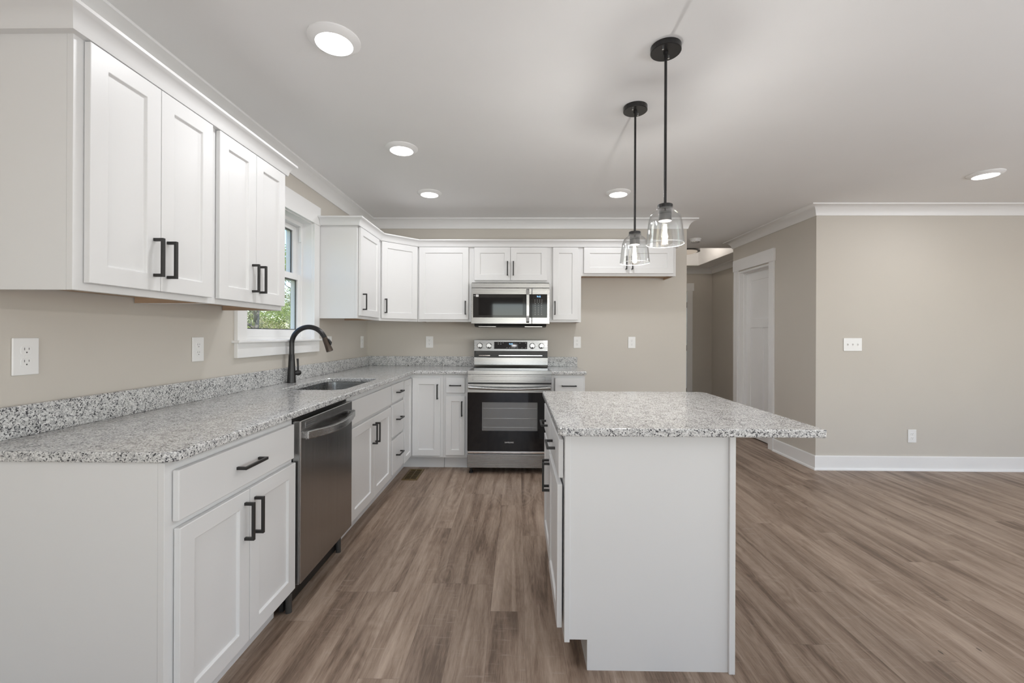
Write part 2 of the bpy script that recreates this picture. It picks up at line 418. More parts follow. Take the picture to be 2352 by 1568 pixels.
# crown mouldings, baseboards
CROWN = [(0, -.095), (.010, -.095), (.014, -.082), (.019, -.064), (.030, -.044), (.046, -.028), (.064, -.018), (.082, -.012), (.090, -.010), (.092, 0), (0, 0)]
def crown(name, path, label): return struct(MB().sweep(path, CROWN, H).build(name, M['trim'], smooth=35), label, 'crown moulding')
crown('trim_1', [(XW, YB), (XW, DW_), (1.778, DW_), (1.778, DW_ + .12), (1.0, DW_ + .12)], 'white crown moulding along the window wall and the range wall')
crown('trim_2', [(3.53, 5.649), (XR, 5.649), (XR, DR), (XE, DR), (XE, YB)], 'white crown moulding over the closet door wall and switch wall')
crown('trim_3', [(1.0, 7.93), (3.53, 7.93), (3.53, 5.70)], 'white crown moulding in the entry')
BASE = [(0, 0), (.028, 0), (.028, .008), (.024, .016), (.016, .020), (.0145, .021), (.0145, .126), (.011, .132), (0, .132)]
def base(name, path, label): return struct(MB().sweep(path, BASE, 0).build(name, M['trim'], smooth=30), label, 'baseboard')
base('baseboard_right', [(XR, DO[0] - .086), (XR, DR), (XE, DR), (XE, YB)], 'white baseboard under the switch wall')
base('baseboard_back', [(.64, DW_), (1.778, DW_), (1.778, DW_ + .12), (1.0, DW_ + .12)], 'white baseboard in the empty refrigerator space')
base('baseboard_hall', [(3.53, 5.649), (XR, 5.649), (XR, DO[1] + .086)], 'white baseboard at the closet wall end')
base('baseboard_entry', [(EDO[1] + .1, 7.93), (3.53, 7.93), (3.53, 5.70)], 'white baseboard of the entry')

# ------------------------------------------------------------------ window over the sink
wn = thing('window_1', 'white double-hung window over the sink with trees outside', 'window'); wn['kind'] = 'structure'
ct = .022
MB().box(XW, XW + ct, 2.422, y0 + .003, 1.208, z1).build('casing', M['trim'], wn, .002)
MB().box(XW, XW + ct, y1 - .003, 3.430, 1.208, z1).build('casing', M['trim'], wn, .002)
MB().box(XW, XW + ct + .006, 2.412, 3.4325, z1, z1 + .143).build('header', M['trim'], wn, .002)
MB().box(XW - .10, XW + .045, 2.402, 3.436, 1.193, 1.209).build('window_stool', M['trim'], wn, .005, 3)
MB().box(XW, XW + ct, 2.422, 3.430, 1.108, 1.193).build('apron', M['trim'], wn, .002)
jm = MB()
jm.box(XW - .15, XW + .002, y0 - .002, y0 + .006, z0, z1).box(XW - .15, XW + .002, y1 - .006, y1 + .002, z0, z1)
jm.box(XW - .15, XW + .0015, y0 + .006, y1 - .006, z1 - .006, z1 + .002).box(XW - .15, XW + .0015, y0 + .006, y1 - .006, z0 - .002, z0 + .01)
jm.build('jamb', M['trim'], wn)
ya, yb = y0 + .006, y1 - .006
fr = MB()
XF = XW - .072
fr.box(XW - .145, XF - .0, ya, ya + .018, z0 + .01, z1 - .006).box(XW - .145, XF, yb - .018, yb, z0 + .01, z1 - .006)
fr.box(XW - .145, XF, ya + .018, yb - .018, z1 - .034, z1 - .006).box(XW - .145, XF, ya + .018, yb - .018, z0 + .01, z0 + .03)
fr.box(XF - .012, XF + .004, yb - .032, yb - .019, 1.95, 2.07).box(XF - .012, XF + .004, ya + .019, ya + .032, 1.95, 2.07)
fr.build('vinyl_frame', M['trim'], wn, .002)
def sash(name, xf, za, zb, bot, top):
    a, b_ = ya + .018, yb - .018; sw = .045; d = .055
    s_ = MB().box(xf - d, xf, a, a + sw, za, zb).box(xf - d, xf, b_ - sw, b_, za, zb).box(xf - d, xf, a + sw, b_ - sw, za, za + bot).box(xf - d, xf, a + sw, b_ - sw, zb - top, zb)
    o = s_.build(name, M['trim'], wn, .002)
    g = MB().box(xf - d * .32, xf - d * .26, a + sw - .004, b_ - sw + .004, za + bot - .004, zb - top + .004).build('pane', M['pane'], o)
    gk = MB()
    t_ = .006; xg = xf - d * .22
    for q in ((a + sw, a + sw + t_, za + bot, zb - top), (b_ - sw - t_, b_ - sw, za + bot, zb - top), (a + sw + t_, b_ - sw - t_, za + bot, za + bot + t_), (a + sw + t_, b_ - sw - t_, zb - top - t_, zb - top)):
        gk.box(xf - d * .36, xg, *q)
    gk.build('gasket', M['dgray'], o)
    return o
sash('sash', XF - .004, z0 + .03, 1.70, .05, .045)
sash('sash', XF - .040, 1.655, z1 - .036, .045, .035)
# openings behind and beside the camera
def opening(name, x0, x1, y0_, y1_, z0_, z1_, label, axis):
    o = thing(name, label, 'window'); o['kind'] = 'structure'
    f = MB(); t_ = .07
    if axis == 'y':
        for q in ((x0, x0 + t_, z0_, z1_), (x1 - t_, x1, z0_, z1_), ((x0 + x1) / 2 - t_ / 2, (x0 + x1) / 2 + t_ / 2, z0_, z1_)): f.box(q[0], q[1], y0_, y1_, q[2], q[3])
        f.box(x0, x1, y0_, y1_, z0_, z0_ + t_).box(x0, x1, y0_, y1_, z1_ - t_, z1_)
    else:
        for q in ((y0_, y0_ + t_), (y1_ - t_, y1_), ((y0_ + y1_) / 2 - t_ / 2, (y0_ + y1_) / 2 + t_ / 2)): f.box(x0, x1, q[0], q[1], z0_, z1_)
        f.box(x0, x1, y0_, y1_, z0_, z0_ + t_).box(x0, x1, y0_, y1_, z1_ - t_, z1_)
    f.build('window_frame', M['trim'], o); return o
opening('window_2', -.8, 1.5, YB - .1, YB - .04, 0, 2.2, 'white patio door frame behind the camera', 'y')
opening('window_3', 3.0, 5.6, YB - .1, YB - .04, .4, 2.2, 'white living area window frame behind the camera', 'y')
opening('window_4', XE + .04, XE + .1, -1.0, 1.6, .5, 2.2, 'white wide window frame on the far side wall', 'x')

# ------------------------------------------------------------------ doors
def panel_door(mb, x0, x1, z0_, z1_, y, th):
    """three-panel craftsman leaf facing -y at y"""
    mb.box(x0, x1, y + .008, y + th, z0_, z1_)
    st = .105; zc = z0_ + (z1_ - z0_) * .66
    cx = (x0 + x1) / 2
    for q in ((x0, x0 + st, z0_, z1_), (x1 - st, x1, z0_, z1_), (x0 + st, x1 - st, z1_ - .11, z1_), (x0 + st, x1 - st, zc, zc + .11), (x0 + st, x1 - st, z0_, z0_ + .2), (cx - st / 2, cx + st / 2, z0_ + .2, zc)):
        mb.box(q[0], q[1], y, y + .009, q[2], q[3])
    return mb
d1 = thing('door_1', 'white three-panel closet door in the short wall beside the entry', 'door', (XR, DO[1], 0), -pi / 2); d1['kind'] = 'structure'
wdt = DO[1] - DO[0]
panel_door(MB(), .022, wdt - .022, .012, DO[2] - .022, .085, .04).build('door_leaf', M['trim'], d1, .002)
j = MB().box(0, .02, 0, .13, 0, DO[2]).box(wdt - .02, wdt, 0, .13, 0, DO[2]).box(.02, wdt - .02, 0, .13, DO[2] - .02, DO[2])
j.box(.02, .032, .05, .085, 0, DO[2] - .02).box(wdt - .032, wdt - .02, .05, .085, 0, DO[2] - .02).box(.032, wdt - .032, .05, .085, DO[2] - .032, DO[2] - .02)
j.build('jamb', M['trim'], d1, .0015)
MB().box(-.084, .006, -.02, 0, 0, DO[2] + .01).build('casing', M['trim'], d1, .002)
MB().box(wdt - .006, wdt + .084, -.02, 0, 0, DO[2] + .01).build('casing', M['trim'], d1, .002)
MB().box(-.094, wdt + .094, -.026, 0, DO[2] + .01, DO[2] + .15).build('header', M['trim'], d1, .002)
d2 = thing('door_2', 'white door with black hinges on the far wall of the entry', 'door', (EDO[0], 7.93, 0), 0); d2['kind'] = 'structure'
w2 = EDO[1] - EDO[0]
panel_door(MB(), .02, w2 - .02, .012, EDO[2] - .02, .0, .035).build('door_leaf', M['trim'], d2, .002)
MB().box(-.06, .018, -.02, .0, 0, EDO[2]).build('casing', M['trim'], d2, .002)
MB().box(w2 - .012, w2 + .088, -.02, 0, 0, EDO[2] + .005).build('casing', M['trim'], d2, .002)
MB().box(-.08, w2 + .11, -.026, 0, EDO[2] + .005, EDO[2] + .145).build('header', M['trim'], d2, .002)
for zz in (1.80, 1.02, .24): MB().box(w2 - .024, w2 - .008, -.012, .004, zz - .05, zz + .05).build('hinge', M['black'], d2)

# ------------------------------------------------------------------ cabinets
def handle_v(parent, x, za, zb, y=-.019, pr=.035):
    t_ = .0055
    m_ = MB().prism([(y, za), (y - pr, za), (y - pr, zb), (y, zb), (y, zb - .0105), (y - pr + .009, zb - .0105), (y - pr + .009, za + .0105), (y, za + .0105)], x - t_, x + t_, 'x')
    return m_.build('handle', M['black'], parent, .0012)
def handle_h(parent, xa, xb, z, y=-.019, pr=.035):
    t_ = .0052
    m_ = MB().prism([(xa, y), (xa, y - pr), (xb, y - pr), (xb, y), (xb - .0105, y), (xb - .0105, y - pr + .009), (xa + .0105, y - pr + .009), (xa + .0105, y)], z - t_, z + t_, 'z')
    return m_.build('handle', M['black'], parent, .0012)
DF = -.0215
def cdoor(root, x0, x1, z0_, z1_, hx=None, hz=None, fr=.057):
    d = MB().shaker(x0, x1, DF, -.0025, z0_, z1_, fr).build('door', M['cab'], root, .0018)
    if hx is not None: handle_v(d, hx, hz[0], hz[1], DF)
    return d
def cdrawer(root, x0, x1, z0_, z1_, hl=.134, name='drawer'):
    d = MB().box(x0, x1, DF, -.0025, z0_, z1_).build(name, M['cab'], root, .003, 2)
    if hl: handle_h(d, (x0 + x1) / 2 - hl / 2, (x0 + x1) / 2 + hl / 2, (z0_ + z1_) / 2, DF)
    return d
def base_cab(label, loc, rz, wd, d=.60, group='white shaker base cabinets', name='base_cabinet', hollow=False):
    root = thing(name, label, 'cabinet', loc, rz, group)
    if hollow: MB().box(0, .016, .019, d, .114, CB - .002).box(wd - .016, wd, .019, d, .114, CB - .002).box(.016, wd - .016, .019, d, .114, .13).build('carcass', M['cab'], root)
    else: MB().box(0, wd, .019, d, .114, CB - .002).build('carcass', M['cab'], root)
    MB().box(0, wd, 0, .019, .114, CB - .002).build('face_frame', M['cab'], root, .0012)
    MB().box(0.001, wd - .001, .076, .09, 0, .114).build('toe_kick', M['cab'], root)
    return root
def upper_cab(label, loc, rz, wd, zb=1.372, d=.315, group='white shaker wall cabinets'):
    root = thing('wall_cabinet', label, 'cabinet', loc, rz, group)
    c_ = MB().box(0, .015, .019, d, zb, 2.134).box(wd - .015, wd, .019, d, zb, 2.134).box(.015, wd - .015, .019, d, zb + .027, 2.134)
    c_.build('carcass', M['cab'], root)
    MB().box(0, wd, 0, .019, zb, 2.134).build('face_frame', M['cab'], root, .0012)
    MB().box(.0155, wd - .0155, .0195, d - .001, zb + .023, zb + .027).box(.0152, .0165, .0195, d - .001, zb + .0005, zb + .023).box(wd - .0165, wd - .0152, .0195, d - .001, zb + .0005, zb + .023).build('bottom_panel', M['raww'], root)
    return root
XB = XW + .61       # base cabinet frame plane on the left run
YBK = DW_ - .61     # base cabinet frame plane on the back run
Q = pi / 2
HZ = (.510, .645)
# left run, from the camera to the corner
b1 = base_cab('white base cabinet at the near end of the sink run, one drawer over two doors', (XB, 1.205, 0), Q, .686)
cdrawer(b1, .025, .667, .706, .854)
cdoor(b1, .031, .3555, .133, .684, .3555 - .0275, HZ); cdoor(b1, .3585, .680, .133, .684, .3585 + .0275, HZ)
b2 = base_cab('white sink base cabinet between the dishwasher and the three-drawer stack', (XB, 2.501, 0), Q, .838, hollow=True)
cdrawer(b2, .020, .818, .709, .851, 0, 'false_front')
cdoor(b2, .020, .4175, .140, .686, .4175 - .0275, HZ); cdoor(b2, .4205, .818, .140, .686, .4205 + .0275, HZ)
b3 = base_cab('white three-drawer base cabinet next to the corner cabinet', (XB, 3.339, 0), Q, .356)
for za, zb in ((.713, .851), (.441, .692), (.148, .417)): cdrawer(b3, .014, .340, za, zb)
# corner cabinet with two hinged leaves meeting in the inside corner
b4 = thing('corner_base_cabinet', 'white corner base cabinet with two leaves meeting in the inside corner', 'cabinet', (0, 0, 0), 0, 'white shaker base cabinets')
k = MB().prism([(XW + .005, 3.696), (XB - .019, 3.696), (XB - .019, YBK + .019), (-.686, YBK + .019), (-.686, DW_ - .005), (XW + .005, DW_ - .005)], .114, CB - .002)
k.build('carcass', M['cab'], b4)
MB().box(XB - .019, XB, 3.696, YBK + .019, .114, CB - .002).box(XB, -.686, YBK, YBK + .019, .114, CB - .002).build('face_frame', M['cab'], b4, .0012)
MB().box(XB - .09, XB - .076, 3.697, YBK + .09, 0, .114).box(XB - .076, -.687, YBK + .076, YBK + .09, 0, .114).build('toe_kick', M['cab'], b4)
lm = Matrix.Translation((XB, 3.714, 0)) @ Matrix.Rotation(Q, 4, 'Z')
MB().shaker(0, YBK - .0245 - 3.714, DF, -.0025, .135, .846, .05).xf(lm).build('door', M['cab'], b4, .0018)
dd = MB().shaker(XB + .024, -.710, YBK + DF, YBK - .0025, .133, .846).build('door', M['cab'], b4, .0018)
handle_v(dd, -.7345, .655, .791, YBK + DF)
b5 = base_cab('narrow white base cabinet against the corner-side flank of the range, drawer over door', (-.685, YBK, 0), 0, .228)
cdrawer(b5, .026, .201, .712, .850, .107); cdoor(b5, .026, .201, .140, .685, .201 - .0265, (.500, .637), .05)
b6 = base_cab('white base cabinet beyond the range by the empty refrigerator space', (.311, YBK, 0), 0, .306)
cdrawer(b6, .030, .285, .712, .853); cdoor(b6, .030, .285, .140, .685, .058, (.500, .637))
# wall cabinets
XU, YU = XW + .318, DW_ - .318
UD, UZ = (1.395, 2.107), (1.443, 1.577)
u1 = upper_cab('white two-door wall cabinet nearest the camera, above the worktop end', (XU, 1.231, 0), Q, .569)
cdoor(u1, .029, .283, *UD, .283 - .0275, UZ); cdoor(u1, .2855, .543, *UD, .2855 + .0275, UZ)
u2 = upper_cab('white two-door wall cabinet whose far edge hides part of the window', (XU, 1.800, 0), Q, .535)
cdoor(u2, .016, .2705, *UD, .2705 - .0275, UZ); cdoor(u2, .2735, .529, *UD, .2735 + .0275, UZ)
u3 = upper_cab('white single-door wall cabinet directly beyond the window casing', (XU, 3.437, 0), Q, .548)
cdoor(u3, .022, .490, *UD, .022 + .05, UZ)
u4 = thing('corner_wall_cabinet', 'white diagonal corner wall cabinet with one angled door', 'cabinet', (0, 0, 0), 0, 'white shaker wall cabinets')
A, B_ = (XU, 3.985), (XU + (YU - 3.985), YU)
ln = math.hypot(B_[0] - A[0], B_[1] - A[1])
MB().prism([(XW + .002, 3.9855), (A[0] - .014, 3.9855), (B_[0] - .0005, B_[1] + .014), (B_[0] - .0005, DW_ - .002), (XW + .002, DW_ - .002)], 1.388, 2.134).build('carcass', M['cab'], u4)
lm = Matrix.Translation((A[0], A[1], 0)) @ Matrix.Rotation(pi / 4, 4, 'Z')
MB().box(.001, ln - .001, 0, .019, 1.372, 2.134).xf(lm).build('face_frame', M['cab'], u4, .0012)
dg = MB().shaker(.017, ln - .018, DF, -.0025, *UD).xf(lm).build('door', M['cab'], u4, .0018)
hh = handle_v(dg, .050, UZ[0], UZ[1], DF); hh.data.transform(lm)
u5 = upper_cab('wide white single-door wall cabinet on the range wall, between the diagonal corner and the microwave', (B_[0], YU, 0), 0, -.459 - B_[0])
cdoor(u5, -.977 - B_[0], -.490 - B_[0], *UD, -.490 - B_[0] - .0265, UZ)
u6 = upper_cab('short white two-door wall cabinet right above the microwave', (-.459, YU, 0), 0, .766, 1.760)
cdoor(u6, .027, .3815, 1.781, 2.107, .3815 - .0275, (1.828, 1.966)); cdoor(u6, .3845, .744, 1.781, 2.107, .3845 + .0275, (1.828, 1.966))
u7 = upper_cab('narrow white single-door wall cabinet beside the microwave, toward the refrigerator space', (.307, YU, 0), 0, .313)
cdoor(u7, .034, .281, *UD, .034 + .0195, UZ)
u8 = upper_cab('short wide white wall cabinet high above the empty refrigerator space', (.620, YU, 0), 0, .928, 1.828)
cdoor(u8, .025, .4625, 1.853, 2.107, .4625 - .0275, (1.888, 2.02)); cdoor(u8, .4655, .897, 1.853, 2.107, .4655 + .0275, (1.888, 2.02))
# crown on the cabinets
CC = [(0, 2.110), (.022, 2.110), (.025, 2.118), (.027, 2.130), (.034, 2.146), (.046, 2.158), (.055, 2.163), (.058, 2.166), (.058, 2.176), (0, 2.176)]
struct(MB().sweep([(XW + .001, 1.231), (XU, 1.231), (XU, 2.335), (XW + .001, 2.335)], CC).build('trim_4', M['cab'], smooth=35), 'white crown moulding on the near pair of wall cabinets', 'crown moulding')
struct(MB().sweep([(XW + .030, 3.437), (XU, 3.437), A, B_, (1.548, YU), (1.548, DW_ - .001)], CC).build('trim_5', M['cab'], smooth=35), 'white crown moulding on the wall cabinets around the corner and over the range', 'crown moulding')

# island
isl = thing('kitchen_island', 'white island cabinet standing free under the two pendants', 'island', (.1765, 2.53, 0), -Q)
LI = .915
MB().prism([(0.0205, .114), (.0855, .114), (.0855, 0), (.605, 0), (.605, CB - .002), (.0205, CB - .002)], 0, LI, 'x').build('carcass', M['cab'], isl)
MB().box(0, LI + .005, 0, .020, .106, CB - .002).build('face_frame', M['cab'], isl, .0012)
MB().box(LI, LI + .012, .605, .627, 0, CB - .002).box(0, LI, .605, .622, 0, CB - .002).build('back_panel', M['cab'], isl, .0015)
for xa, xb in ((.022, .449), (.461, LI - .022)):
    cdrawer(isl, xa, xb, .707, .853)
for xa, xb, hx in ((.022, .4565, .4565 - .0275), (.4595, LI - .022, .4595 + .0275)):
    dr_ = cdoor(isl, xa, xb, .142, .682, hx, HZ)
    if xa > .3: dr_.location.y -= .004

# ------------------------------------------------------------------ worktops
def rounded(poly, radii, n=6):
    out = []
    N = len(poly)
    for i, (p, r_) in enumerate(zip(poly, radii)):
        if r_ <= 0: out.append(p); continue
        P = Vector(p); a = (Vector(poly[i - 1]) - P).normalized(); b = (Vector(poly[(i + 1) % N]) - P).normalized()
        ang = a.angle(b); t_ = r_ / math.tan(ang / 2); cen = P + (a + b).normalized() * (r_ / sin(ang / 2))
        s0 = P + a * t_ - cen; s1 = P + b * t_ - cen
        a0 = math.atan2(s0.y, s0.x); a1 = math.atan2(s1.y, s1.x); da = (a1 - a0 + pi) % (2 * pi) - pi
        for k_ in range(n + 1): out.append((cen.x + r_ * cos(a0 + da * k_ / n), cen.y + r_ * sin(a0 + da * k_ / n)))
    return out
XC = XW + .648; YC = DW_ - .648
SK = (-1.432, -1.050, 2.565, 3.255)                   # sink cut-out x0 x1 y0 y1
hole = rounded([(SK[0], SK[2]), (SK[1], SK[2]), (SK[1], SK[3]), (SK[0], SK[3])], [.075] * 4, 8)
ym = (SK[2] + SK[3]) / 2
top = thing('worktop', 'speckled grey granite worktop running along the sink wall and round the corner to the range', 'worktop')
def slab(name, polys, z0_, z1_, parent, bev=.006):
    me = bpy.data.meshes.new(name); bm = bmesh.new(); cache = {}
    def V(p):
        key = (round(p[0], 5), round(p[1], 5))
        if key not in cache: cache[key] = bm.verts.new((p[0], p[1], z0_))
        return cache[key]
    for poly in polys: bm.faces.new([V(p) for p in poly])
    bmesh.ops.recalc_face_normals(bm, faces=bm.faces)
    for f_ in bm.faces:
        if f_.normal.z > 0: f_.normal_flip()
    ext = bmesh.ops.extrude_face_region(bm, geom=list(bm.faces))
    bmesh.ops.translate(bm, vec=(0, 0, z1_ - z0_), verts=[g_ for g_ in ext['geom'] if isinstance(g_, bmesh.types.BMVert)])
    bmesh.ops.recalc_face_normals(bm, faces=bm.faces)
    bm.to_mesh(me); bm.free(); me.materials.append(M['granite'])
    o = bpy.data.objects.new(name, me); COL.objects.link(o); o.parent = parent
    b = o.modifiers.new('edge', 'BEVEL'); b.width = bev; b.segments = 3; b.limit_method = 'ANGLE'; b.angle_limit = radians(60)
    return o
# the hole is split on its middle line so each half is a simple outline
near_h = [p for p in hole if p[1] < ym]; far_h = [p for p in hole if p[1] > ym]
near_h.sort(key=lambda p: math.atan2(p[1] - ym, p[0] - (SK[0] + SK[1]) / 2)); far_h.sort(key=lambda p: math.atan2(p[1] - ym, p[0] - (SK[0] + SK[1]) / 2))
yn = 1.193
corner = []
for k_ in range(7):
    a = -pi / 2 + (pi / 2) * k_ / 6; corner.append((XC - .045 + .045 * cos(a), yn + .045 + .045 * sin(a)))
PA = [(XW + .002, yn)] + corner + [(XC, ym), (SK[1], ym)] + near_h[::-1] + [(SK[0], ym), (XW + .002, ym)]
PBp = [(XC, ym), (XC, YC), (-.454, YC), (-.454, DW_ - .002), (XW + .002, DW_ - .002), (XW + .002, ym), (SK[0], ym)] + far_h[::-1] + [(SK[1], ym)]
slab('slab', [PA, PBp], CB, CT, top)
MB().box(XW + .001, XW + .021, yn, DW_ - .001, CT, 1.015).build('backsplash', M['granite'], top, .003)
MB().box(XW + .0215, -.4575, DW_ - .021, DW_ - .001, CT, 1.015).build('backsplash', M['granite'], top, .003)
tp2 = thing('worktop', 'short piece of speckled granite worktop on the cabinet beyond the range', 'worktop')
slab('slab', [rounded([(.306, YC), (.628, YC), (.628, DW_ - .002), (.306, DW_ - .002)], [0, .012, 0, 0], 4)], CB, CT, tp2)
MB().box(.313, .628, DW_ - .021, DW_ - .001, CT, 1.015).build('backsplash', M['granite'], tp2, .003)
tp3 = slab('island_worktop', [rounded([(.146, 1.549), (1.100, 1.549), (1.100, 2.575), (.146, 2.575)], [.022, .010, .05, .02], 6)], CB, CT, None)
tag(tp3, 'speckled grey granite top of the island with an overhang toward the blank wall', 'worktop')

# ------------------------------------------------------------------ sink and faucet
sk = thing('sink', 'undermount stainless steel sink set into the granite', 'sink')
def ring(inset, z, r_): return [(x, y, z) for x, y in rounded([(SK[0] + inset, SK[2] + inset), (SK[1] - inset, SK[2] + inset), (SK[1] - inset, SK[3] - inset), (SK[0] + inset, SK[3] - inset)], [r_] * 4, 8)]
rings = [ring(-.02, CB - .001, .095), ring(-.004, CB - .001, .079), ring(-.003, CB - .02, .078), ring(.004, .73, .07), ring(.012, .70, .062), ring(.035, .688, .04)]
sb = MB(); n_ = len(rings[0])
vs = [p for r_ in rings for p in r_]
fs = [(i * n_ + k_, i * n_ + (k_ + 1) % n_, (i + 1) * n_ + (k_ + 1) % n_, (i + 1) * n_ + k_) for i in range(len(rings) - 1) for k_ in range(n_)]
fs.append(tuple((len(rings) - 1) * n_ + k_ for k_ in range(n_)))
sb.add(vs, fs).build('basin', M['steel_h'], sk, smooth=50)
cx, cyy = (SK[0] + SK[1]) / 2, ym
MB().lathe([(.0, .0015), (.03, .0015), (.042, .004), (.045, .0)], (cx, cyy, .689), 28).build('drain', M['chrome'], sk, smooth=40)

fx, fy = -1.540, 2.928
CT_F = CT + .0006
fc = thing('faucet', 'dark bronze gooseneck pull-down faucet standing behind the sink', 'faucet', (fx, fy, CT_F))
MB().lathe([(.0, 0), (.0285, 0), (.0285, .004), (.0268, .03), (.0215, .13), (.0182, .190), (.0178, .1915), (0, .1915)], (0, 0, .0), 32).build('body', M['bronze'], fc, smooth=40)
R = .117; zc = .262
pts = [(0, 0, .192), (0, 0, .225)]
for k_ in range(25):
    a = pi - radians(158) * k_ / 24; pts.append((R + R * cos(a), 0, zc + R * sin(a)))
MB().tube(pts, .0165, 20).build('spout', M['bronze'], fc, smooth=50)
e = Vector(pts[-1]); a = pi - radians(158); dr = Vector((sin(a), 0, -cos(a)))
hd = MB().tube([e, e + dr * .003, e + dr * .004, e + dr * .05, e + dr * .094, e + dr * .098], [.0155, .0155, .018, .0195, .0225, .0215], 20)
hd.build('spray_head', M['brownm'], fc, smooth=50)
nrm = Vector((cos(a), 0, sin(a)))
up = Vector((-dr.z, 0, dr.x)); 
if up.x < 0: up = -up
q0 = e + dr * .022 + up * .017; q1 = e + dr * .050 + up * .030
MB().tube([e + dr * .010 + up * .012, e + dr * .022 + up * .021, e + dr * .046 + up * .0265, e + dr * .060 + up * .018], [.005, .0075, .0085, .005], 10).build('spray_button', M['black'], fc, smooth=60)
hv = Vector((.8, .6, 0))
MB().tube([hv * q_ + Vector((0, 0, .066)) for q_ in (.018, .028, .038, .047, .054, .059, .0615)], [.0135, .0165, .0195, .0190, .0155, .009, .002], 20).build('lever_hub', M['bronze'], fc, smooth=50)
MB().tube([hv * .040 + Vector((0, 0, .078)), hv * .039 + Vector((0, 0, .120)), hv * .037 + Vector((0, 0, .163))], [.0068, .0062, .0075], 12).build('lever', M['bronze'], fc, smooth=50)

# ------------------------------------------------------------------ dishwasher
dw = thing('dishwasher', 'dark stainless dishwasher built in beside the sink cabinet', 'dishwasher', (XB, 1.897, 0), Q)
WD = .598
MB().box(.002, WD - .002, .002, .58, .10, .868).build('tub', M['bplast'], dw)
MB().box(.004, WD - .004, -.036, .001, .140, .862).build('door', M['dsteel'], dw, .004, 3)
MB().box(.0, .0045, -.030, .0, .140, .858).build('side_trim', M['steel'], dw)
MB().box(.01, WD - .01, .045, .06, .012, .135).build('toe_kick', M['bplast'], dw)
for xx in (.03, WD - .03): MB().lathe([(0, 0), (.014, 0), (.014, .10), (0, .10)], (xx, .03, 0), 16).build('foot', M['dgray'], dw)
hb = MB(); n_ = 24; secs = []
for i in range(n_ + 1):
    t_ = i / n_; x_ = .022 + (WD - .044) * t_; bow = .018 + .040 * sin(pi * t_); yc_ = -.036 - bow; zc_ = .795 - .012 * sin(pi * t_) 
    hw = .017; th = .008
    secs += [(x_, yc_ - th, zc_ - hw), (x_, yc_ - th, zc_ + hw), (x_, yc_ + th, zc_ + hw + .003), (x_, yc_ + th, zc_ - hw - .003)]
fs = [(4 * i + k_, 4 * i + (k_ + 1) % 4, 4 * i + 4 + (k_ + 1) % 4, 4 * i + 4 + k_) for i in range(n_) for k_ in range(4)] + [(0, 1, 2, 3), tuple(4 * n_ + k_ for k_ in range(4))]
hb.add(secs, fs)
hb.box(.020, .036, -.060, -.035, .779, .811).box(WD - .036, WD - .020, -.060, -.035, .779, .811)
hb.build('handle', M['steel_h'], dw, .0025)
vt = MB().box(.042, .152, -.0375, -.0355, .822, .850)
vo = vt.build('vent', M['steel_h'], dw, .0008)
MB().box(.048, .146, -.0382, -.0372, .8295, .8325).box(.048, .146, -.0382, -.0372, .8390, .8420).build('vent_slot', M['slot'], vo)

# ------------------------------------------------------------------ range
rg = thing('range', 'freestanding stainless electric range with a black glass oven door', 'range', (-.450, 3.868, 0), 0)
RW = .754
YG = .565        # back guard front plane
MB().box(.004, RW - .004, .035, .66, .06, .812).build('body', M['dgray'], rg)
ck = MB().box(0, RW, 0, .03, .8905, .924).box(0, .008, .03, YG + .02, .905, .921).box(RW - .008, RW, .03, YG + .02, .905, .921).box(0, RW, .03, .66, .880, .905)
ck.build('cooktop_trim', M['steel_h'], rg, .002)
MB().box(.008, RW - .008, .03, YG + .02, .905, .9215).build('glass_cooktop', M['bglass'], rg, .001)
pn = MB().box(0, RW, .004, .04, .817, .889)
po = pn.build('front_panel', M['steel_h'], rg, .002)
pr_ = MB()
for q in ((.050, RW - .060, .872, .8755), (.050, RW - .060, .832, .8355)): pr_.box(q[0], q[1], .000, .005, q[2], q[3])
pr_.box(.046, .050, .0, .005, .834, .874).box(RW - .060, RW - .056, .0, .005, .834, .874)
pr_.build('raised_bead', M['steel_h'], po, .0012)
MB().box(.004, RW - .004, .012, .036, .800, .818).build('door_gap', M['bplast'], rg)
# oven door with window
od = MB().box(0, RW, 0, .034, .728, .804).build('oven_door', M['steel_h'], rg, .003)
wx0, wx1, wz0, wz1 = .131, .628, .387, .643
gd = MB().box(0.001, wx0, .001, .034, .208, .7278).box(wx1, RW - .001, .001, .034, .208, .7278).box(wx0, wx1, .001, .034, .208, wz0).box(wx0, wx1, .001, .034, wz1, .7278)
gd.build('door_glass', M['bglass'], od)
MB().box(wx0, wx1, .004, .008, wz0, wz1).build('oven_window', M['ovenp'], od)
MB().box(wx0 - .001, wx1 + .001, .33, .335, wz0 - .001, wz1 + .001).box(wx0 - .003, wx0, .034, .335, wz0, wz1).box(wx1, wx1 + .003, .034, .335, wz0, wz1).box(wx0, wx1, .034, .335, wz1, wz1 + .003).box(wx0, wx1, .034, .335, wz0 - .003, wz0).build('oven_cavity', M['cavity'], od)
rk = MB()
for zz in (.415, .495, .585):
    rk.tube([(wx0 + .01, .022, zz), (wx1 - .01, .022, zz)], .0034, 8)
    for i in range(10): rk.tube([(wx0 + .03 + i * .048, .022, zz), (wx0 + .03 + i * .048, .32, zz)], .0016, 6)
rk.build('oven_rack', M['chrome'], od, smooth=60)
ho = MB(); secs = []
for i in range(n_ + 1):
    t_ = i / n_; x_ = .014 + (RW - .028) * t_; yc_ = -.038 - .012 * sin(pi * t_); zc_ = .777 - .010 * sin(pi * t_)
    for k_ in range(10):
        aa = 2 * pi * k_ / 10; secs.append((x_, yc_ + .010 * cos(aa), zc_ + .0135 * sin(aa)))
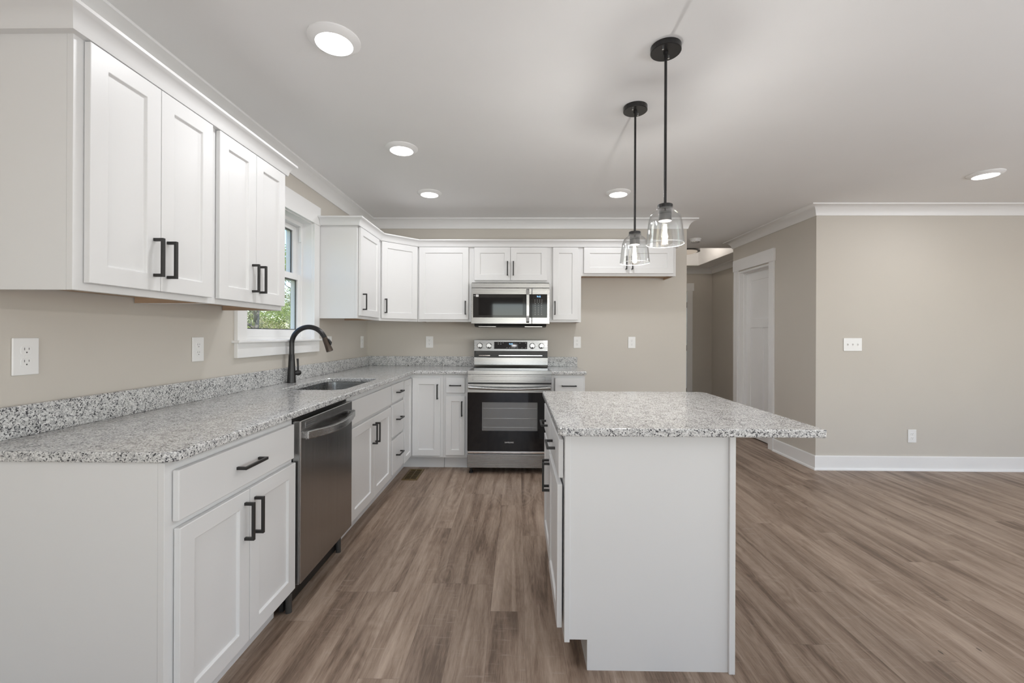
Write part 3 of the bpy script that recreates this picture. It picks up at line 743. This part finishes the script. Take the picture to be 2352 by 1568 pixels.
fs = [(10 * i + k_, 10 * i + (k_ + 1) % 10, 10 * i + 10 + (k_ + 1) % 10, 10 * i + 10 + k_) for i in range(n_) for k_ in range(10)] + [tuple(range(10)), tuple(10 * n_ + k_ for k_ in range(10))]
ho.add(secs, fs).box(.014, .034, -.036, .002, .767, .787).box(RW - .034, RW - .014, -.036, .002, .767, .787)
ho.build('handle', M['steel_h'], od, smooth=50)
text_mesh('brand_lettering', 'SAMSUNG', .080, M['mark2'], od, (RW / 2 - .001, .0006, .284), (pi / 2, 0, 0))
MB().box(.004, RW - .004, .004, .03, .182, .203).build('drawer_lip', M['chrome'], rg, .004)
MB().box(.004, RW - .004, .012, .034, .1755, .2075).build('drawer_gap', M['bplast'], rg)
MB().box(0, RW, 0, .6, .056, .177).build('storage_drawer', M['steel_h'], rg, .003)
for xx in (.03, RW - .03):
    for yy in (.05, .60): MB().lathe([(0, 0), (.020, 0), (.020, .012), (.012, .014), (.012, .06), (0, .06)], (xx, yy, 0), 18).build('foot', M['bplast'], rg)
bgd = MB().box(-.001, RW + .003, YG, .70, .936, 1.013).build('backguard', M['steel_h'], rg, .003)
MB().box(.002, RW, YG + .012, .70, 1.013, 1.080).build('vent_recess', M['bplast'], bgd)
MB().box(.05, .165, YG + .006, YG + .013, 1.030, 1.036).box(.255, RW - .055, YG + .006, YG + .013, 1.030, 1.036).build('vent_bar', M['chrome'], bgd)
MB().prism([(YG + .012, 1.078), (YG + .024, 1.193), (.70, 1.193), (.70, 1.078)], -.001, RW + .003, 'x').build('control_panel', M['steel_h'], bgd, .003)
MB().prism([(YG + .012, 1.052), (YG + .010, 1.078), (YG + .03, 1.078), (YG + .03, 1.052)], .02, RW - .018, 'x').build('lower_lip', M['dgray'], bgd)
def on_panel(z): return YG + .012 + (z - 1.078) * (.012 / .115)
tilt = math.atan2(.012, .115)
kp = MB().box(.206, .546, -.0015, .004, -.0365, .0365); kp.mi = 1
for x_, z_ in ((.248, .026), (.274, .026), (.298, .026), (.248, .012), (.274, .012), (.338, -.024), (.364, -.024), (.388, -.024), (.412, -.024), (.446, -.024), (.492, -.024), (.530, -.024), (.470, .024), (.530, .024)):
    kp.box(x_ - .006, x_ + .006, -.0019, -.0014, z_ - .0022, z_ + .0022)
dp = kp.build('display', [M['bglass'], M['mark']], bgd); dp.location = (0, on_panel(1.137), 1.137); dp.rotation_euler = (-tilt, 0, 0)
text_mesh('clock_digits', '9:43', .036, M['blue'], dp, (.378, -.002, .014), (pi / 2, 0, 0))
for x_ in (.060, .153, .598, .692):
    zk = 1.132
    kb = MB().lathe([(0, 0), (.030, 0), (.030, -.003), (.0255, -.006), (.0245, -.028), (.022, -.031), (0, -.031)], (0, 0, 0), 32, 'y').box(-.006, .006, -.043, -.028, -.023, .023)
    ko = kb.build('knob', M['knobm'], bgd, .001, smooth=40); ko.location = (x_, on_panel(zk) - .001, zk); ko.rotation_euler = (-tilt, 0, 0)
    MB().box(-.0065, .0065, -.0440, -.041, -.024, -.014).build('pointer', M['black'], ko)

# ------------------------------------------------------------------ microwave over the range
mw = thing('microwave', 'stainless over-the-range microwave with a dark window and keypad', 'microwave', (-.455, 4.195, 0), 0)
MW, MZ0, MZ1 = .761, 1.352, 1.747
MB().box(.002, MW - .002, .03, .398, MZ0, MZ1).build('case', M['dgray'], mw)
MB().box(0, MW, 0, .032, 1.700, MZ1).build('vent_strip', M['steel_h'], mw, .003)
md = MB().box(0, .587, 0, .03, MZ0, 1.6985).build('door', M['steel_h'], mw, .003)
MB().box(.0185, .5865, -.0012, .004, 1.413, 1.640).build('window', M['mwglass'], md)
MB().box(.072, .50, -.0016, -.001, 1.436, 1.607).build('window_mesh', M['bglass'], md)
hm = MB().prism([(-.004, 1.362), (-.030, 1.372), (-.040, 1.43), (-.042, 1.53), (-.040, 1.63), (-.030, 1.684), (-.004, 1.692), (-.004, 1.680), (-.022, 1.672), (-.030, 1.62), (-.032, 1.53), (-.030, 1.44), (-.022, 1.382), (-.004, 1.374)], .535, .563, 'x')
hm.build('handle', M['steel'], md, .002)
st = MB().box(.047, .0715, -.0022, -.001, 1.6135, 1.635).build('sticker', M['plast'], md)
MB().lathe([(.004, 0), (.0075, 0), (.0075, -.0004), (.004, -.0004)], (.0592, -.0022, 1.6243), 20, 'y', True).build('sticker_mark', M['mark'], st)
MB().box(.024, .043, -.0018, -.001, 1.6215, 1.6255).build('print', M['mark'], md)
mp = MB().box(.589, MW, 0, .03, MZ0, 1.6985).build('control_panel', M['steel_h'], mw, .003)
text_mesh('clock_digits', '9:43', .036, M['blue'], mp, (.655, -.0016, 1.616), (pi / 2, 0, 0))
kp = MB().box(.5895, .737, -.0012, .004, 1.413, 1.640); kp.mi = 1
for r_ in range(9):
    for k_ in range(4 if r_ < 2 else 3):
        xs = (.618 + k_ * .0225) if r_ < 2 else (.621 + k_ * .031)
        zz = 1.583 - r_ * .0175
        kp.box(xs - .0045, xs + .0045, -.0016, -.001, zz - .002, zz + .002)
kp.build('keypad_glass', [M['mwglass'], M['mark']], mp)
MB().prism([(.02, MZ0), (.03, MZ0 - .018), (.10, MZ0 - .030), (.38, MZ0 - .030), (.39, MZ0)], .03, MW - .03, 'x').build('underside', M['bplast'], mw)
for xa in (.07, MW - .24): MB().box(xa, xa + .17, .028, .06, MZ0 - .0285, MZ0 - .023).build('grease_filter', M['dsteel'], mw)

# ------------------------------------------------------------------ ceiling lights
def ceiling_light(x, y, label, power):
    o = thing('ceiling_light', label, 'ceiling light', (x, y, H), 0, 'round white disc lights on the ceiling')
    MB().lathe([(.0735, -.021), (.080, -.019), (.098, -.010), (.104, -.004), (.104, 0), (.0735, 0)], (0, 0, 0), 48, closed=True).build('trim_ring', M['trim'], o, smooth=35)
    MB().lathe([(0, -.026), (.03, -.0255), (.055, -.0235), (.068, -.021), (.0733, -.017), (.0733, -.002), (0, -.002)], (0, 0, 0), 48).build('diffuser', M['lens'], o, smooth=50)
    light('ceiling_light_lamp', 'AREA', (0, 0, -.029), power, (.96, .97, 1.0), parent=o, shape='DISK', size=.14)
    return o
PWR = 4.7
ceiling_light(-.765, 1.782, 'largest-looking round disc light, over the near wall cabinets', PWR)
ceiling_light(-.766, 2.824, 'round disc light in front of the window, middle of the row of three', PWR)
ceiling_light(-.766, 3.717, 'round disc light near the diagonal corner cabinet, last of the row of three', PWR)
ceiling_light(.852, 3.712, 'round disc light above the refrigerator space, close behind the pendant rods', PWR)
ceiling_light(3.49, 3.285, 'round disc light over the open floor by the switch wall', PWR)
for lx, ly, ll in ((3.49, .55, 'unseen disc light added over the living area beside the camera'), (3.49, -1.9, 'unseen disc light added over the living area behind the camera'),
                   (-.1, -.7, 'unseen disc light added just behind the camera'), (-.1, -2.6, 'unseen disc light added by the patio door'), (1.25, 5.45, 'unseen disc light added in the passage behind the range wall')):
    ceiling_light(lx, ly, ll, PWR * (.4 if ly < 4 else 2.1))  # unseen discs added for extra light; the passage one brightens the hall

# ------------------------------------------------------------------ pendants
def pendant(x, y, label):
    o = thing('pendant_light', label, 'pendant', (x, y, H), 0, 'black pendants with clear glass over the island')
    MB().lathe([(0, -.024), (.060, -.024), (.0625, -.022), (.0625, 0), (0, 0)], (0, 0, 0), 48).build('canopy', M['bronze'], o, smooth=35)
    MB().lathe([(0, -.034), (.009, -.034), (.010, -.023), (0, -.023)], (0, 0, 0), 20).build('collar', M['bronze'], o, smooth=40)
    for sx in (-1, 1): MB().lathe([(0, -.030), (.004, -.030), (.004, -.022), (0, -.022)], (sx * .022, sx * .030, 0), 12).build('screw', M['chrome'], o, smooth=40)
    zt = 1.797 - H
    MB().lathe([(0, zt), (.0058, zt), (.0058, -.030), (0, -.030)], (0, 0, 0), 16).build('rod', M['bronze'], o, smooth=40)
    MB().lathe([(0, zt + .002), (.0295, zt + .002), (.031, zt), (.031, zt - .013), (0, zt - .013)], (0, 0, 0), 36).build('cap', M['bronze'], o, smooth=35)
    MB().lathe([(0, zt - .012), (.026, zt - .012), (.026, zt - .036), (.0245, zt - .037), (.026, zt - .039), (.026, zt - .067), (.020, zt - .067), (0, zt - .060)], (0, 0, 0), 32).build('socket', M['dgray'], o, smooth=35)
    zb = 1.632 - H
    outer = [(.0335, zt - .012), (.034, zt - .018), (.039, zt - .024), (.050, zt - .031), (.0595, zt - .043), (.0655, zt - .060), (.0695, zt - .085), (.0730, zt - .115), (.0765, zb + .012), (.0780, zb)]
    inn = [(r_ - .0025, z_) for r_, z_ in outer][::-1]
    MB().lathe(outer + inn, (0, 0, 0), 64, closed=True).build('glass_shade', M['shade'], o, smooth=60)
    MB().lathe([(.0752, zb + .0006), (.0764, zb - .0006), (.0778, zb - .0002), (.0782, zb + .0010), (.0768, zb + .0016)], (0, 0, 0), 64, closed=True).build('shade_rim_highlight', M['rim'], o, smooth=60)  # opaque pale ring paints the bright highlight along the shade's rim
    zs = zt - .064
    bl = MB().lathe([(.013, zs), (.0145, zs - .012), (.020, zs - .035), (.027, zs - .060), (.0315, zs - .080), (.030, zs - .093), (.022, zs - .104), (.010, zs - .110), (0, zs - .1115)], (0, 0, 0), 36).build('bulb', M['bulbg'], o, smooth=60)
    fm = MB()
    for k_ in range(6):
        a_ = pi / 3 * k_
        fm.tube([(.005 * cos(a_), .005 * sin(a_), zs - .018), (.0105 * cos(a_ + .2), .0105 * sin(a_ + .2), zs - .088)], .0016, 6)
    fm.build('filament', M['fil'], bl)
    light('pendant_lamp', 'POINT', (0, 0, zs - .055), 16.5, (.985, .965, .955), parent=o, shadow_soft_size=.011)
    return o
pendant(.620, 1.839, 'black rod pendant with clear glass shade over the nearer half of the island')
pendant(.622, 2.322, 'black rod pendant with clear glass shade over the end of the island facing the range')

# ------------------------------------------------------------------ outlets and switches (facing -y in their own frame)
def rrect(x0, x1, z0_, z1_, r_, n=5): return rounded([(x0, z0_), (x1, z0_), (x1, z1_), (x0, z1_)], [r_] * 4, n)
def outlet(label, loc, rz):
    o = thing('outlet', label, 'outlet', loc, rz, 'white duplex wall outlets')
    MB().prism([(-.0385, -.0605), (.0385, -.0605), (.0385, .0605), (-.0385, .0605)], -.006, 0, 'y').build('cover_plate', M['plast'], o, .0035, 3)
    for s_ in (-1, 1):
        f = MB().prism(rrect(-.0165, .0165, s_ * .0195 - .0145, s_ * .0195 + .0145, .009), -.0075, -.005, 'y').build('receptacle', M['plast'], o, .0008)
        sl = MB().box(-.0072, -.0056, -.0079, -.0072, s_ * .0195 + .001, s_ * .0195 + .009).box(.0056, .0072, -.0079, -.0072, s_ * .0195 + .002, s_ * .0195 + .0085)
        sl.lathe([(0, -.0079), (.0024, -.0079), (.0024, -.0072), (0, -.0072)], (0, 0, s_ * .0195 - .0065), 12, 'y')
        sl.build('slots', M['slot'], f)
    MB().lathe([(0, -.0068), (.003, -.0068), (.003, -.0058), (0, -.0058)], (0, 0, 0), 12, 'y').build('screw', M['plast'], o)
    return o
outlet('white duplex outlet nearest the camera, under the first wall cabinet', (XW + .0005, 1.385, 1.170), Q)
outlet('white duplex outlet just before the window casing', (XW + .0005, 2.143, 1.168), Q)
outlet('thin-looking white outlet right at the inside corner, under the diagonal cabinet', (XW + .0005, 4.425, 1.166), Q)
outlet('white duplex outlet on the range wall, between the corner and the range', (-.940, DW_ - .0005, 1.166), 0)
outlet('white duplex outlet above the small worktop piece beside the range', (.627, DW_ - .0005, 1.169), 0)
outlet('white duplex outlet in the empty refrigerator space', (1.203, DW_ - .0005, 1.170), 0)
outlet('white duplex outlet low on the blank wall above the baseboard', (3.671, DR - .0005, .3195), 0)
def switch(label, loc, rz, gangs, width):
    o = thing('light_switch', label, 'light switch', loc, rz)
    MB().prism([(-width / 2, -.0605), (width / 2, -.0605), (width / 2, .0605), (-width / 2, .0605)], -.006, 0, 'y').build('cover_plate', M['plast'], o, .0035, 3)
    for g_ in range(gangs):
        x_ = (g_ - (gangs - 1) / 2) * .046
        MB().box(x_ - .0055, x_ + .0055, -.0066, -.0055, -.012, .012).build('bezel', M['mark2'], o)
        MB().prism([(-.006, -.007), (-.006, .007), (-.016, .0085), (-.015, .001)], x_ - .0042, x_ + .0042, 'x').build('toggle', M['plast'], o, .0008)
    return o
switch('white three-toggle switch plate on the blank wall', (3.121, DR - .0005, 1.168), 0, 3, .169)
switch('white single switch plate beside the faucet, just past the window', (XW + .0005, 3.657, 1.168), Q, 1, .076)

# ------------------------------------------------------------------ floor register, smoke alarm, entry light
fv = thing('floor_register', 'brass floor vent grille in front of the corner cabinet toe kick', 'floor vent', (-.925, 3.838, 0))
f = MB()
w_, l_ = .068, .150
for q in ((-w_, w_, -l_, -l_ + .018), (-w_, w_, l_ - .018, l_), (-w_, -w_ + .018, -l_ + .018, l_ - .018), (w_ - .018, w_, -l_ + .018, l_ - .018)): f.box(q[0], q[1], q[2], q[3], 0, .005)
f.build('frame', M['brass'], fv, .002)
MB().box(-w_ + .017, w_ - .017, -l_ + .017, l_ - .017, .0003, .001).build('duct_opening', M['dark'], fv)
f = MB()
for i in range(12): 
    yy = -.122 + i * .022
    f.box(-w_ + .018, w_ - .018, yy - .002, yy + .002, .001, .004)
f.box(-.003, .003, -l_ + .018, l_ - .018, .001, .0047)
f.build('louver', M['brass'], fv)
sa = thing('smoke_alarm', 'small round grey-white smoke alarm on the ceiling near the entry', 'smoke alarm', (2.235, 5.50, H))
MB().lathe([(0, -.012), (.064, -.012), (.070, -.008), (.070, 0), (0, 0)], (0, 0, 0), 36).build('mount', M['plast'], sa, smooth=35)
MB().lathe([(0, -.040), (.045, -.040), (.058, -.032), (.062, -.012), (0, -.012)], (0, 0, 0), 36).build('housing', M['plast'], sa, smooth=35)
MB().lathe([(.046, -.0395), (.050, -.0375), (.048, -.042), (.044, -.043)], (0, 0, 0), 36, closed=True).build('trim_ring', M['chrome'], sa, smooth=35)
en = thing('flush_light', 'dark-ringed flush ceiling light glowing warm in the entry tray', 'ceiling light', (2.62, 6.82, H + .33))
MB().lathe([(0, 0), (.09, 0), (.09, -.02), (.02, -.03), (.02, -.20), (0, -.20)], (0, 0, 0), 36).build('stem', M['bronze'], en, smooth=35)
MB().lathe([(.150, -.200), (.210, -.200), (.212, -.240), (.150, -.240)], (0, 0, 0), 48, closed=True).build('ring', M['bronze'], en, smooth=35)
MB().lathe([(.175, -.240), (.165, -.252), (.12, -.266), (.06, -.272), (0, -.274), (0, -.266), (.06, -.264), (.12, -.258), (.160, -.246), (.168, -.240)], (0, 0, 0), 48).build('glass_bowl', M['warm'], en, smooth=50)
cr_ = MB()
for k_ in range(3):
    a_ = 2 * pi * k_ / 3; cr_.tube([(.0, 0, -.10), (.2 * cos(a_), .2 * sin(a_), -.215)], .005, 8)
cr_.build('arm', M['bronze'], en, smooth=50)
light('flush_light_lamp', 'POINT', (0, 0, -.12), 16, (1, .90, .80), parent=en, shadow_soft_size=.06)

# ------------------------------------------------------------------ outdoors beyond the kitchen window
g = MB().box(-60, XW - .15, -20, 60, -.9, -.6)
struct(g.build('ground', M['lawn']), 'grassy ground outside the kitchen window', 'ground')
def leaf_cloud(mb, cen, rad, n, size):
    for _ in range(n):
        while True:
            d = Vector((random.uniform(-1, 1), random.uniform(-1, 1), random.uniform(-1, 1)))
            if .25 < d.length < 1: break
        p = Vector(cen) + Vector((d.x * rad[0], d.y * rad[1], d.z * rad[2]))
        a = Vector((random.uniform(-1, 1), random.uniform(-1, 1), random.uniform(-1, 1))).normalized()
        b = a.orthogonal().normalized(); s_ = size * random.uniform(.6, 1.3)
        mb.add([p - a * s_, p - b * s_ * .45, p + a * s_, p + b * s_ * .45], [(0, 1, 2, 3)])
def tree(x, y, zg, h_, r_, n, leafm, label, group, name='tree', size=.042, sparse=False):
    o = thing(name, label, name, (x, y, zg), random.uniform(0, 6), group)
    tb = MB(); lf = MB()
    tb.tube([(0, 0, 0), (.05, .03, h_ * .35), (.0, -.05, h_ * .7), (.05, 0, h_ * .95)], [.11, .085, .05, .015], 8)
    nb = 12
    for i in range(nb):
        a = 2 * pi * i / nb * 1.9; z_ = h_ * (.25 + .65 * i / nb); rr = r_ * random.uniform(.6, 1.0) * (1.05 - .5 * i / nb)
        tip = (rr * cos(a), rr * sin(a), z_ + h_ * .12)
        mid = (rr * .5 * cos(a + .2), rr * .5 * sin(a + .2), z_ + h_ * .04)
        tb.tube([(0, 0, z_), mid, tip], [.03, .02, .006], 5)
        for q in range(3):
            t2 = (tip[0] + random.uniform(-.6, .6) * r_ * .5, tip[1] + random.uniform(-.6, .6) * r_ * .5, tip[2] + random.uniform(-.1, .5) * r_ * .5)
            tb.tube([mid, t2], [.010, .003], 4)
            leaf_cloud(lf, t2, (r_ * .30, r_ * .30, r_ * .22), n // (nb * 4), size)
        leaf_cloud(lf, tip, (r_ * .36, r_ * .36, r_ * .26), n // (nb * 4), size)
    tb.build('trunk', M['bark'], o, smooth=60)
    lf.build('foliage', leafm, o, fix=False)
    return o
tl = 'spring-green leafy tree outside, seen through the kitchen window'
sl_ = 'bright green leafy bush outside, seen low through the kitchen window'
for i, (x, y) in enumerate(((-8.0, 13.2), (-10.3, 19.6), (-13.8, 26.0), (-11.8, 15.4), (-15.0, 20.4), (-7.2, 18.6), (-8.4, 24.6))):
    tree(x, y, -.6, random.uniform(4.3, 5.4), random.uniform(1.25, 1.55), 8000, M['leaf2'] if i % 3 == 1 else M['leaf'], tl, 'trees outside the kitchen window')
for i, (x, y) in enumerate(((-4.4, 7.2), (-5.6, 9.1), (-3.9, 9.6), (-7.4, 10.2), (-5.4, 11.9), (-6.6, 7.4))):
    tree(x, y, -.6, random.uniform(2.1, 2.7), random.uniform(.60, .72), 6500, M['leaf'] if i % 3 else M['leaf2'], sl_, 'bushes outside the kitchen window', 'bush', .024)
